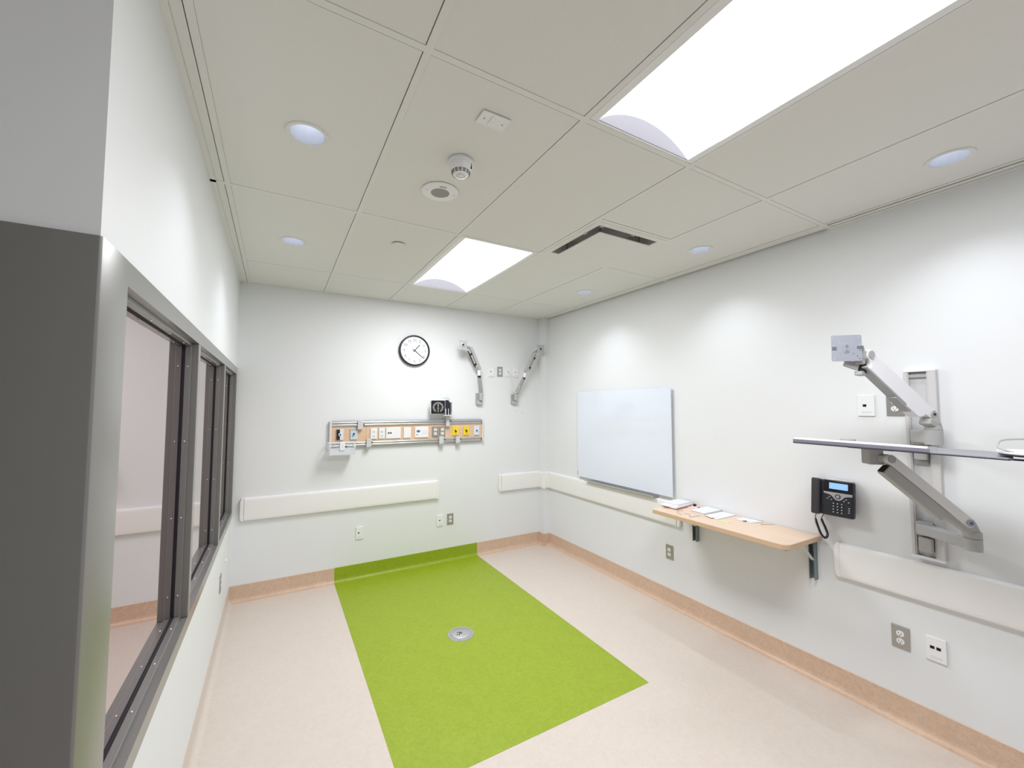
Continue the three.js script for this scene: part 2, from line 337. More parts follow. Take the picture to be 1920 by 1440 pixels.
{
  const t = thing('ceiling_plate', 'small blank rectangular ceiling plate with two screws', 'cover plate', [.311, H, 2.923]);
  part('plate', box(.116, .006, .072, 0, -.003, 0, .002), M.whitePlastic, t);
  part('slot_bar', box(.007, .004, .052, -.012, -.007, 0, .001), M.whitePlastic, t);
  for (const x of [-.038, .038]) part('screw', cyl(.0032, .0032, .002, 'y', x, -.0065, 0, 12), M.steel, t);
}
{
  const t = thing('sprinkler_cover', 'flat round concealed sprinkler cover in the ceiling', 'sprinkler cover', [.306, H, 1.545]);
  part('collar', lathe([[.030, .002], [.038, .002], [.038, -.001], [.030, -.001], [.030, .002]]), M.plenum, t);
  part('cover', lathe([[0, -.0075], [.0405, -.0075], [.042, -.006], [.042, -.004], [0, -.004]]), M.tile, t);
}
{
  const cx = 1.525, cz = ZB + UNIT / 2, t = thing('air_diffuser', 'square white ceiling air diffuser with hanging centre panel', 'air diffuser', [cx, H, cz]);
  const o = UNIT / 2 - TB - .001, n = .25;
  const bars = (a, b, y0, y1) => [slab(-a, a, y0, y1, -a, -b), slab(-a, a, y0, y1, b, a), slab(-a, -b, y0, y1, -b, b), slab(b, a, y0, y1, -b, b)];
  part('frame', bars(o, n, -.001, .006), M.grid, t);
  part('throat', [...bars(n + .012, n, .006, .12), slab(-n - .01, n + .01, .12, .125, -n - .01, n + .01)], M.throat = std([.62, .61, .58], .6), t, 'grey metal throat');
  part('centre_panel', box(.436, .008, .436, 0, -.024, 0, .002), M.tile, t);
  for (const [x, z] of [[-1, -1], [1, -1], [-1, 1], [1, 1]]) part('hanger', slab(x * .17 - .008, x * .17 + .008, -.0205, .12, z * .17 - .002, z * .17 + .002), M.steel, t);
  for (const [x, z, tn] of [[.05, .228, 0], [-.228, .1, 1], [-.21, .225, 0]]) part('clip', tn ? box(.012, .03, .03, x, .02, z, .002) : box(.03, .03, .012, x, .02, z, .002), M.lightGrey, t);
}

// ---------------------------------------------------------------- floor box
{
  const t = thing('floor_box', 'round steel floor box cover in the green inlay', 'floor box', [.838, .0012, 1.399]);
  part('ring', lathe([[0, 0], [.096, 0], [.094, .004], [.076, .007], [.073, .006], [.073, .003], [0, .003]]), M.brightSteel, t, 'polished steel ring');
  part('lid', lathe([[0, .003], [.0705, .003], [.0705, .0065], [.069, .0072], [0, .0072]]), M.lid = std([.56, .56, .60], .42, { metalness: .7 }), t);
  const sh = new THREE.Shape(); sh.moveTo(-.022, -.010); sh.lineTo(.016, -.010); sh.lineTo(.010, .014); sh.lineTo(-.014, .014); sh.lineTo(-.022, -.010);
  const rec = (w, d, x, z, a) => { const g = box(w, .0016, d, 0, .0078, 0); g.rotateY(a); g.translate(x, 0, z); return g; };
  part('latch', [rec(.030, .006, -.012, .008, .9), rec(.026, .006, -.012, -.014, -.1), rec(.022, .007, .004, .0, 1.7), rec(.014, .005, -.030, .008, .3)], M.black, t, 'dark recessed latch');
}

// ---------------------------------------------------------------- wall plates
function dataPlate(t, w, h, jacks, wy = -.035, mat = M.whitePlastic) {
  part('plate', box(w, h, .010, 0, 0, .005, .003), mat, t);
  for (const [x, y, s = .013] of jacks) part('jack', box(s, s * .85, .003, x, y, .0098), M.hole, t);
  if (wy) part('label_window', box(w * .55, .012, .002, 0, wy, .0104, .0008), M.coolPlastic, t);
}
function duplex(t, w, h, plateMat, z = 0, x = 0, y = 0, faceMat = M.whitePlastic) {
  part('plate', box(w, h, .006, x, y, z + .003, .002), plateMat, t);
  for (const s of [1, -1]) {
    const sh = rrect(.033, .028, .0135, 0, 0), g = extrude(sh, .006, .001); g.translate(x, y + s * .0195, z + .004);
    const r = part('receptacle', g, faceMat, t);
    part('slots', [box(.0022, .008, .001, x - .0064, y + s * .0195 + .003, z + .0101), box(.0022, .0065, .001, x + .0064, y + s * .0195 + .003, z + .0101), cyl(.0026, .0026, .001, 'z', x, y + s * .0195 - .0075, z + .0101, 12)], M.hole, r);
  }
  part('screw', cyl(.0028, .0028, .002, 'z', x, y, z + .0065, 12), M.screw, t);
}
function onBack(name, label, cat, x, y, grp) { return thing(name, label, cat, [x, y, 0], 0, grp); }
function onRight(name, label, cat, z, y, grp) { return thing(name, label, cat, [XR, y, z], TURN_R, grp); }
dataPlate(onBack('data_outlet', 'white data outlet alone below the long wall bumper', 'data outlet', .361, .430), .070, .117, [[-.009, .002]]);
dataPlate(onBack('data_outlet', 'white data outlet low on the wall beside a steel power outlet', 'data outlet', 1.177, .438), .070, .117, [[-.004, .002]]);
duplex(onBack('power_outlet', 'steel power outlet low on the wall above the green skirting', 'power outlet', 1.295, .438), .072, .117, M.steel);
dataPlate(onBack('data_outlet', 'white data outlet next to the monitor arm whose plate is by the clock', 'data outlet', 1.786, 2.055), .072, .112, [[-.010, .004, .012]]);
duplex(onBack('power_outlet', 'steel power outlet between the two small monitor arms', 'power outlet', 1.899, 2.062), .072, .117, M.steel);
dataPlate(onBack('data_outlet', 'white data outlet with a white cord, between the small monitor arms', 'data outlet', 2.003, 2.062), .068, .110, [[0, .004, .011]]);
dataPlate(onBack('data_outlet', 'white data outlet touching the monitor arm nearest the corner', 'data outlet', 2.113, 2.059), .072, .110, [[-.008, .004, .011]]);
duplex(thing('power_outlet', 'steel power outlet seen edge-on below the observation window', 'power outlet', [XL, .420, .70], TURN_L), .072, .117, M.steel);
duplex(onRight('power_outlet', 'steel power outlet below the desk end by the whiteboard', 'power outlet', 1.862, .437), .072, .117, M.steel);
dataPlate(onRight('data_outlet', 'white data outlet above the wall phone', 'data outlet', 3.236, 1.663), .078, .119, [[-.006, .0, .016]]);
duplex(onRight('power_outlet', 'steel power outlet half hidden behind the white monitor arm', 'power outlet', 3.361, 1.665), .074, .117, M.steel);
duplex(onRight('power_outlet', 'steel power outlet low under the wall track', 'power outlet', 3.337, .440), .074, .117, M.steel);
dataPlate(onRight('data_outlet', 'white data outlet with two jacks low under the wall track', 'data outlet', 3.473, .444), .076, .117, [[-.013, .008, .016], [.010, .008, .016]]);
single('wall_button', [lathe([[0, 0], [.011, 0], [.011, .006], [.008, .010], [0, .011]], 'z')], M.whitePlastic, 'tiny round white wall button below the observation window', 'wall button', [XL, .47, .365], TURN_L);
for (const [x, y, lb] of [[2.113, 1.602, 'small grey wall anchor straight below the corner monitor arm base'], [2.206, 1.579, 'small grey wall anchor nearer the corner pier']]) single('wall_anchor', [cyl(.0045, .0045, .004, 'z', 0, 0, .001, 12)], M.greyPaint, lb, 'wall anchor', [x, y, 0], 0, 'wall anchors');

// ---------------------------------------------------------------- wall bumpers
function bumperGeo(len, h = .196, d = .030) {
  const s = new THREE.Shape(), q = .014; s.moveTo(0, -h / 2); s.lineTo(d - q, -h / 2);
  for (let k = 0; k <= 5; k++) { const a = k / 5 * Math.PI / 2; s.lineTo(d - q + q * Math.sin(a), -h / 2 + q - q * Math.cos(a)); }
  s.quadraticCurveTo(d + .003, 0, d, h / 2 - q); for (let k = 0; k <= 5; k++) { const a = k / 5 * Math.PI / 2; s.lineTo(d - q + q * Math.cos(a), h / 2 - q + q * Math.sin(a)); }
  s.lineTo(0, h / 2); s.lineTo(0, -h / 2);
  const g = toCreasedNormals(new THREE.ExtrudeGeometry(s, { depth: len, bevelEnabled: false }), .7); g.rotateY(-Math.PI / 2); g.translate(len, 0, 0); return g;   // along +x, bulging to +z
}
function capGeo(s, h = .197, d = .0285) { const sh = new THREE.Shape(); sh.moveTo(0, -h / 2); sh.lineTo(.018, -h / 2); sh.quadraticCurveTo(.034, -h / 2 * .9, .034, -h / 4); sh.lineTo(.034, h / 4); sh.quadraticCurveTo(.034, h / 2 * .9, .018, h / 2); sh.lineTo(0, h / 2); const g = extrude(sh, d * .98, .007); if (s < 0) { g.rotateY(Math.PI); g.translate(0, 0, d * .98); } return g; }
function bumper(label, len, at, turn, ends) {
  const t = thing('wall_bumper', label, 'wall bumper', at, turn);
  const a = ends[0] ? .034 : 0, b = ends[1] ? .034 : 0;
  const g = bumperGeo(len - a - b); g.translate(a, 0, 0); part('cover', g, M.bumper, t);
  if (ends[0]) { const c = capGeo(-1); c.translate(a, 0, 0); part('end_cap', c, M.bumper, t); }
  if (ends[1]) { const c = capGeo(1); c.translate(len - b, 0, 0); part('end_cap', c, M.bumper, t); }
  return t;
}
const BY = .769;
bumper('long off-white wall bumper under the rail panel', 1.162 + .622, [-.622, BY, 0], 0, [1, 1]);
bumper('short off-white wall bumper ending at the corner pier', CHX - .001 - 1.88, [1.88, BY, 0], 0, [1, 0]);
bumper('off-white wall bumper running under the whiteboard', 1.99 - CHZ, [XR, BY, CHZ], TURN_R, [0, 1]);
bumper('off-white wall bumper below the wall track', ZREAR - .4 - 3.055, [XR, BY - .006, 3.055], TURN_R, [1, 1]);
{
  const t = thing('corner_bumper', 'small off-white bumper piece wrapped round the corner pier', 'wall bumper', [CHX, BY, CHZ]);
  const g = bumperGeo(CHZ - .031, .196, .02); g.rotateY(TURN_R); g.translate(0, 0, -CHZ + .031); part('side_cover', g, M.bumper, t);
  const g2 = bumperGeo(XR - CHX - .031, .196, .02); part('front_cover', g2, M.bumper, t);
  const q = new THREE.CylinderGeometry(.02, .02, .194, 16); part('corner_post', q, M.bumper, t);
}

// ---------------------------------------------------------------- clock
function canvas(w, h, draw) { const c = document.createElement('canvas'); c.width = w; c.height = h; draw(c.getContext('2d'), w, h); const t = new THREE.CanvasTexture(c); t.colorSpace = THREE.SRGBColorSpace; t.anisotropy = 8; return t; }
function flatUV(g, x0, x1, y0, y1) { const p = g.attributes.position, uv = new Float32Array(p.count * 2); for (let i = 0; i < p.count; i++) { uv[2 * i] = (p.getX(i) - x0) / (x1 - x0); uv[2 * i + 1] = (p.getY(i) - y0) / (y1 - y0); } g.setAttribute('uv', new THREE.BufferAttribute(uv, 2)); return g; }
{
  const t = thing('wall_clock', 'round black-rimmed wall clock with white face', 'clock', [.872, 2.240, 0]);
  const R = .163;
  part('case', lathe([[0, 0], [R - .006, 0], [R, .006], [R, .030], [R - .004, .036], [R - .012, .038], [R - .016, .032], [R - .018, .026], [0, .026]], 'z', 72), M.black, t);
  const face = canvas(1024, 1024, (c, w) => {
    c.fillStyle = '#e6e6ee'; c.fillRect(0, 0, w, w); c.translate(w / 2, w / 2); c.fillStyle = '#121214'; c.textAlign = 'center'; c.textBaseline = 'middle';
    for (let k = 1; k <= 12; k++) { const a = k / 12 * Math.PI * 2; c.font = '126px serif'; c.fillText(String(k), Math.sin(a) * 398, -Math.cos(a) * 398 + 6); }
    for (let k = 0; k < 60; k++) { c.save(); c.rotate(k / 60 * Math.PI * 2); c.fillRect(-1.5, -500, 3, k % 5 ? 12 : 24); c.restore(); }
  });
  const fg = new THREE.CircleGeometry(R - .018, 64); fg.translate(0, 0, .0266); flatUV(fg, -(R - .018), R - .018, -(R - .018), R - .018);
  part('face', fg, std(0xffffff, .5, { map: face }), t, 'white face with black numerals');
  const hand = (len, tail, w, a, z) => { const g = box(w, len + tail, .0014, 0, (len - tail) / 2, z); g.rotateZ(-a); return g; };
  part('hour_hand', hand(.082, .018, .0072, (1 + 21 / 60) / 12 * 2 * Math.PI, .0285), M.black, t);
  part('minute_hand', hand(.122, .022, .0058, 21.5 / 60 * 2 * Math.PI, .0303), M.black, t);
  part('second_hand', hand(.10, .04, .0016, 16.8 / 60 * 2 * Math.PI, .0318), M.greyPaint, t);
  part('hub', cyl(.007, .006, .008, 'z', 0, 0, .0305, 20), M.black, t);
}

// ---------------------------------------------------------------- headwall rail panel with its outlets
{
  const X0 = .066, X1 = 1.672, t = thing('headwall_unit', 'long wood-faced rail panel with service outlets on the back wall', 'headwall unit', [0, 0, 0]);
  part('backing', slab(X0 + .018, X1 - .018, 1.30, 1.478, 0, .026), M.wood, t, 'light wood panel');
  for (const x of [.40, .62, 1.04, 1.27]) part('panel_joint', slab(x - .0008, x + .0008, 1.318, 1.458, .0255, .0265), M.deskEdge, t);
  const rail = (y0, y1) => [slab(X0 + .014, X1 - .014, y0, y1, 0, .026), ...[y0 + (y1 - y0) * .28, y0 + (y1 - y0) * .74].map(y => { const g = new THREE.CapsuleGeometry((y1 - y0) * .19, X1 - X0 - .04, 6, 16); g.rotateZ(Math.PI / 2); g.translate((X0 + X1) / 2, y, .030); return g; }), slab(X0 + .014, X1 - .014, y0, y0 + .004, 0, .032), slab(X0 + .014, X1 - .014, y1 - .004, y1, 0, .032)];
  part('upper_rail', rail(1.459, 1.512), M.aluminium, t, 'aluminium accessory rail');
  part('lower_rail', rail(1.268, 1.314), M.aluminium, t, 'aluminium accessory rail');
  part('end_cap', box(.020, .252, .040, X0 + .010, 1.389, .020, .006), M.lightCap = std([.74, .73, .70], .4), t);
  part('end_cap', box(.016, .252, .040, X1 - .008, 1.389, .020, .005), M.lightCap, t);
  for (const y of [1.472, 1.284]) part('rail_plug', box(.010, .014, .012, X1 - .024, y, .034, .002), M.black, t);
  const Z = .026, plate = (name, x, w, mat, y = 1.386, h = .105) => { const o = new THREE.Group(); o.name = name; o.position.set(x, y, Z); t.add(o); part('plate', box(w, h, .012, 0, 0, .006, .003), mat, o); return o; };
  const v = plate('vacuum_plate', .160, .062, M.coolPlastic);
  part('black_half', box(.030, .099, .004, -.016, 0, .0125, .001), M.black, v); part('valve_ring', lathe([[.006, .012], [.014, .012], [.014, .018], [.006, .018], [.006, .012]], 'z', 24), M.whitePlastic, v); part('valve_nozzle', cyl(.006, .005, .016, 'z', .004, 0, .018, 16), M.black, v);
  const b = plate('oxygen_plate', .285, .066, M.paleBlue = std([.58, .68, .76], .4));
  part('nozzle', [cyl(.009, .008, .016, 'z', 0, .004, .019, 16), bar(V(0, .004, .024), V(-.010, -.022, .018), .004, .004, .001)], M.blueKnob, b); part('label_band', box(.052, .005, .001, 0, .042, .0122), M.blueKnob, b);
  const dup = (x, w, mat, face) => { const o = new THREE.Group(); o.name = 'power_socket'; o.position.set(x, 1.386, Z); t.add(o);
    part('plate', box(w, .107, .012, 0, 0, .006, .003), mat, o);
    for (const s of [1, -1]) { const g = extrude(rrect(.034, .029, .013), .005, .001); g.translate(0, s * .021, .0105); part('receptacle', g, face, o); part('slots', [box(.003, .009, .001, -.007, s * .021 + .002, .0156), box(.003, .007, .001, .007, s * .021 + .002, .0156), cyl(.003, .003, .001, 'z', 0, s * .021 - .008, .0156, 10)], M.hole, o); } };
  dup(.471, .064, M.whitePlastic, M.whitePlastic); dup(.550, .060, M.whitePlastic, M.whitePlastic);
  const p3 = plate('data_socket', .663, .148, M.whitePlastic, 1.387, .112); for (const x of [-.048, -.027]) part('jack', box(.015, .014, .003, x, 0, .0115), M.hole, p3);
  plate('blank_plate', .804, .076, M.whitePlastic, 1.385, .110);
  const p5 = plate('call_station', .956, .146, M.whitePlastic, 1.386, .112);
  const oval = cyl(.5, .5, .001, 'z', 0, 0, 0, 28); oval.scale(.040, .026, 1); oval.translate(-.036, .010, .0123); part('oval_label', oval, M.purpleInk, p5, 'blue-purple oval mark'); const dot = cyl(.5, .5, .001, 'z', 0, 0, 0, 18); dot.scale(.015, .012, 1); dot.translate(-.050, -.026, .0123); part('round_button', dot, M.purpleInk, p5); part('speaker_panel', box(.058, .05, .001, .034, -.004, .0122), M.coolPlastic, p5);
  dup(1.104, .070, M.steel, M.whitePlastic); dup(1.182, .068, M.steel, M.whitePlastic);
  for (const x of [1.334, 1.461]) { const y = plate('air_plate', x, .068, M.yellow, 1.387, .100); part('nozzle', [cyl(.010, .009, .016, 'z', 0, -.002, .019, 16), bar(V(.004, 0, .024), V(-.014, .016, .020), .005, .004, .001)], M.black, y); part('label_band', box(.026, .004, .001, 0, .038, .0122), M.greyPaint, y); part('label_band', box(.018, .007, .001, 0, -.034, .0122), M.greyPaint, y); }
  const w8 = plate('vacuum_inlet', 1.587, .064, M.coolPlastic, 1.386, .100); part('nozzle', [cyl(.008, .007, .016, 'z', 0, 0, .019, 16), bar(V(.006, .006, .022), V(-.010, -.008, .02), .007, .004, .001)], M.blueKnob, w8); part('label_band', box(.03, .004, .001, 0, .036, .0122), M.lightGrey, w8);
}
// rail clamps hooked on the rails
function clamp(label, x, y0, y1, w, low) {
  const t = thing('rail_clamp', label, 'rail clamp', [x, 0, 0]);
  part('block', box(w, y1 - y0, .022, 0, (y0 + y1) / 2, .052, .004), M.clampGrey ||= std([.60, .60, .61], .4), t);
  part('side_flange', slab(w / 2 - .002, w / 2 + .006, y0 + .006, y1 - .006, .038, .058, .002), M.clampGrey, t);
  part('jaw', slab(-w * .4, w * .4, low ? y1 - .022 : y0 + .03, low ? y1 - .004 : y1 - .008, .0385, .042), M.aluminium, t);
  part('knob', cyl(.0055, .0055, .016, 'x', w / 2 + .013, low ? (y0 + y1) / 2 + .006 : (y0 + y1) / 2, .048, 14), M.black, t);
  if (low) { const sh = new THREE.Shape(); sh.moveTo(0, 0); sh.lineTo(.022, 0); sh.lineTo(.004, -.028); sh.lineTo(0, -.028); const g = extrude(sh, w * .9, .001); g.rotateY(-Math.PI / 2); g.translate(w * .45, y0 + .004, .041); part('hook', g, M.clampGrey, t); }
}
clamp('grey clamp on the upper rail above the pale blue plate', .337, 1.430, 1.520, .044, false);
clamp('grey clamp on the lower rail beside the white basket', .419, 1.258, 1.338, .042, true);
clamp('grey clamp on the lower rail below the steel sockets', 1.164, 1.256, 1.338, .048, true);
clamp('grey clamp on the lower rail below a yellow plate', 1.352, 1.256, 1.330, .044, true);
// sphygmomanometer
{
  const t = thing('blood_pressure_gauge', 'square black dial blood pressure gauge on a rail clamp', 'pressure gauge', [1.236, 0, 0]);
  part('clamp', [box(.042, .068, .022, 0, 1.474, .052, .003), slab(-.018, .018, 1.49, 1.56, .045, .055)], M.clampGrey, t); part('knob', [cyl(.007, .007, .016, 'x', .030, 1.498, .048, 14)], M.black, t);
  const hd = new THREE.Group(); hd.name = 'gauge_head'; hd.position.set(-.134, 1.648, .118); hd.rotation.y = -.12; t.add(hd);
  part('housing', box(.158, .152, .030, 0, 0, -.012, .010), M.whitePlastic, hd);
  const dial = canvas(512, 512, (c, w) => {
    c.fillStyle = '#0b0b0d'; c.fillRect(0, 0, w, w); c.translate(w / 2, w / 2); c.strokeStyle = '#b8b8bc'; c.lineWidth = 7; c.beginPath(); c.arc(0, 10, 196, -Math.PI * 1.38, Math.PI * .38); c.stroke();
    c.fillStyle = '#e8e8ea'; for (let k = 0; k < 13; k++) { const a = (-.78 + k * 1.56 / 12) * Math.PI; c.save(); c.translate(Math.sin(a) * 156, 10 - Math.cos(a) * 156); c.fillRect(-20, -11, 40, 22); c.restore(); }
    for (let k = 0; k < 61; k++) { const a = (-.78 + k * 1.56 / 60) * Math.PI; c.save(); c.translate(0, 10); c.rotate(a); c.fillRect(-2, -196, 4, k % 5 ? 14 : 22); c.restore(); }
    c.fillRect(-7, -20, 14, 216); c.beginPath(); c.moveTo(0, -112); c.lineTo(-22, -66); c.lineTo(22, -66); c.fill(); c.fillRect(-7, -80, 14, 60); c.fillStyle = '#9a9a9e'; c.fillRect(-86, 40, 62, 9); c.fillRect(24, 46, 62, 9); c.fillRect(-40, -66, 80, 7);
  });
  const fg = extrude(rrect(.146, .140, .010), .004, .001); fg.translate(0, 0, .003); flatUV(fg, -.073, .073, -.070, .070); part('dial', fg, std(0xffffff, .3, { map: dial }), hd, 'black dial with white marks');
  part('cuff_basket', [slab(-.075, .028, 1.555, 1.562, .05, .12, .003), slab(.022, .028, 1.556, 1.70, .05, .12, .002), slab(-.075, .028, 1.556, 1.72, .046, .051, .002), slab(-.05, -.044, 1.556, 1.63, .114, .12, .002), slab(-.02, -.014, 1.556, 1.63, .114, .12, .002)], M.whitePlastic, t);
  part('cuff', [box(.080, .135, .050, -.026, 1.638, .082, .016), box(.05, .02, .044, -.03, 1.713, .08, .008)], M.cuff = std([.016, .016, .03], .85), t, 'dark folded cuff');
  part('tube', tube([V(.0, 1.71, .085), V(.01, 1.735, .085), V(-.03, 1.748, .085), V(-.07, 1.738, .088), V(-.09, 1.70, .095)], .0045), M.lightGrey, t);
}
// slotted basket
{
  const x0 = .046, x1 = .292, y0 = 1.203, y1 = 1.318, z0 = .046, z1 = .150, t = thing('wire_basket', 'white see-through basket hanging on the rail', 'basket', [0, 0, 0]);
  part('bin', [slab(x0 + .012, x1 - .012, y0, y0 + .004, z0, z1, .001), slab(x0 + .010, x1 - .010, y0, y0 + .060, z1 - .004, z1), slab(x0 + .010, x0 + .013, y0, y0 + .06, z0, z1), slab(x1 - .013, x1 - .010, y0, y0 + .06, z0, z1), slab(x0 + .01, x1 - .01, y0, y0 + .06, z0, z0 + .003)], M.clearPlastic, t, 'clear plastic tub');
  part('rim', [slab(x0, x1, y1 - .006, y1, z1 - .006, z1, .002), slab(x0, x1, y1 - .006, y1, z0, z0 + .006, .002), slab(x0, x0 + .006, y1 - .006, y1, z0, z1, .002), slab(x1 - .006, x1, y1 - .006, y1, z0, z1, .002), slab(x0 + .004, x1 - .004, y1 - .034, y1 - .030, z1 - .004, z1, .001)], M.whiteWire, t);
  for (let k = 0; k < 16; k++) { const x = x0 + .012 + k * (x1 - x0 - .024) / 15; part('bar', rod(V(x, y0 + .05, z1 - .002), V(x, y1 - .003, z1 - .002), .0018, .0018, 8), M.whiteWire, t); }
  for (let k = 1; k < 5; k++) for (const x of [x0 + .005, x1 - .005]) { const z = z0 + k * (z1 - z0) / 5; part('bar', rod(V(x, y0 + .05, z), V(x, y1 - .003, z), .0018, .0018, 8), M.whiteWire, t); }
  part('mount_tab', [box(.044, .078, .010, .168, 1.286, z1 + .004, .003)], M.whitePlastic, t); part('screw', cyl(.003, .003, .002, 'z', .168, 1.296, z1 + .0095, 10), M.steel, t); part('screw', cyl(.003, .003, .002, 'z', .168, 1.276, z1 + .0095, 10), M.steel, t);
  part('knob', cyl(.006, .006, .016, 'x', .200, 1.280, z1 + .002, 12), M.black, t);
}

// ---------------------------------------------------------------- two slim monitor arms on the back wall
const arms = [];
function slimArm(label, o) {
  const t = thing('slim_monitor_arm', label, 'monitor arm', [o.bx, 0, 0]), L = p => V(p[0] - o.bx, p[1], p[2]);
  const y0 = o.y0, y1 = o.y1, w = .072;
  part('wall_plate', box(w, y1 - y0, .022, 0, (y0 + y1) / 2, .011, .005), M.slimDark, t);
  part('lower_cover', box(w * .96, (y1 - y0) * .34, .034, 0, y0 + (y1 - y0) * .18, .020, .006), M.slim, t);
  part('post', [cyl(.020, .020, (y1 - y0) * .66, 'y', .012, y0 + (y1 - y0) * .70, .042, 24), box(.030, (y1 - y0) * .5, .03, .008, y0 + (y1 - y0) * .66, .025, .004)], M.slim, t);
  part('post_cap', [cyl(.021, .014, .016, 'y', .012, y1 + .012, .042, 24)], M.slim, t);
  const a = V(.012, y1 + .004, .046), b = L(o.p1), c = L(o.p2), d = L(o.p3), h = L(o.plate);
  part('lower_link', [bar(a, b, .040, .030, .010), bar(a.clone().lerp(b, .15), a.clone().lerp(b, .85), .030, .038, .008)], M.slimDark, t);
  part('knuckle_band', [rod(b.clone().lerp(c, -.25), b.clone().lerp(c, .1), .019, .019)], M.black, t);
  part('elbow', [rod(b, c, .017, .017)], M.paleArm, t);
  const side = o.side, n = d.clone().sub(c).normalize(), perp = V(n.y, -n.x, 0).multiplyScalar(side);
  const off = (p, k, z = 0) => p.clone().addScaledVector(perp, k).add(V(0, 0, z));
  part('upper_link', [bar(off(c, .010, .004), off(d, .010, .006), .034, .038, .008, V(0, 0, 1))], M.slim, t);
  part('spring_cover', [bar(off(c.clone().lerp(d, .18), -.020), off(c.clone().lerp(d, .92), -.020), .032, .030, .006)], M.black, t);
  part('spring_face', [bar(off(c.clone().lerp(d, .32), -.022, .012), off(c.clone().lerp(d, .70), -.022, .012), .020, .014, .005), bar(off(c.clone().lerp(d, .78), -.022, .012), off(c.clone().lerp(d, .93), -.022, .012), .024, .014, .005), bar(off(c.clone().lerp(d, .12), -.016, .012), off(c.clone().lerp(d, .24), -.016, .012), .024, .014, .005)], M.slim, t);
  const hd = h.clone().add(V(0, 0, -.034));
  part('head_joint', [bar(d, hd.clone().add(V(-side * .0, -.01, 0)), .030, .030, .008), rod(hd, h.clone().add(V(0, 0, -.004)), .018, .018)], M.slimDark, t);
  const s = new THREE.Shape(), q = .052, k = .013; s.moveTo(-q, -q); s.quadraticCurveTo(0, -q + k * .3, q, -q); s.quadraticCurveTo(q - 2 * k, 0, q, q); s.quadraticCurveTo(0, q - k * .3, -q, q); s.quadraticCurveTo(-q + 2 * k, 0, -q, -q);
  const g = extrude(s, .004, .0008), pg = new THREE.Group(); pg.name = 'mount_plate'; pg.position.copy(h); pg.rotation.set(.06, o.turn, 0, 'YXZ'); t.add(pg);
  part('plate', g, M.vesa ||= std([.50, .50, .53], .4, { metalness: .3 }), pg);
  if (o.side) arms.push(t);
  part('boss', [lathe([[.011, .004], [.030, .004], [.028, .010], [.016, .012], [.011, .008], [.011, .004]], 'z', 32)], M.vesa, pg); part('bore', cyl(.011, .011, .004, 'z', 0, 0, .005, 20), M.black, pg);
}
slimArm('slim grey monitor arm leaning towards the clock', { bx: 1.624, y0: 1.672, y1: 1.806, p1: [1.592, 1.995, .085], p2: [1.585, 2.062, .095], p3: [1.456, 2.300, .125], plate: [1.358, 2.318, .170], side: 1, turn: -.15 });
slimArm('slim grey monitor arm leaning into the corner', { bx: 2.084, y0: 1.680, y1: 1.798, p1: [2.180, 1.995, .085], p2: [2.194, 2.056, .095], p3: [2.312, 2.305, .125], plate: [2.370, 2.345, .160], side: -1, turn: -.25 });
{ const g = tube([V(2.005, 2.066, .012), V(2.012, 2.062, .030), V(2.030, 2.045, .030), V(2.046, 1.98, .014), V(2.050, 1.90, .012), V(2.052, 1.86, .02), V(2.058, 1.83, .066), V(2.085, 1.815, .078), V(2.112, 1.85, .082), V(2.125, 1.90, .088)], .0028, 80); g.translate(-2.084, 0, 0); part('cable', g, M.whiteWire, arms[1], 'thin white cable to a data outlet'); }

// ---------------------------------------------------------------- whiteboard
{
  const t = thing('whiteboard', 'frameless white glass board with a pen tray', 'whiteboard', [XR, 1.357, 1.310], TURN_R);
  part('board', box(1.232, .912, .008, 0, 0, .026, .002), M.board, t);
  part('back_frame', box(1.16, .84, .022, 0, 0, .011), M.greyPaint, t);
  part('pen_tray', [slab(-.465, .445, -.482, -.478, .006, .070, .001), slab(-.465, .445, -.480, -.468, .066, .070, .001), slab(-.465, .445, -.482, -.440, .002, .006, .001)], M.aluminium, t, 'aluminium pen tray');
  part('corner_clip', slab(-.619, -.612, -.44, -.40, .0, .032), M.steel, t);
}

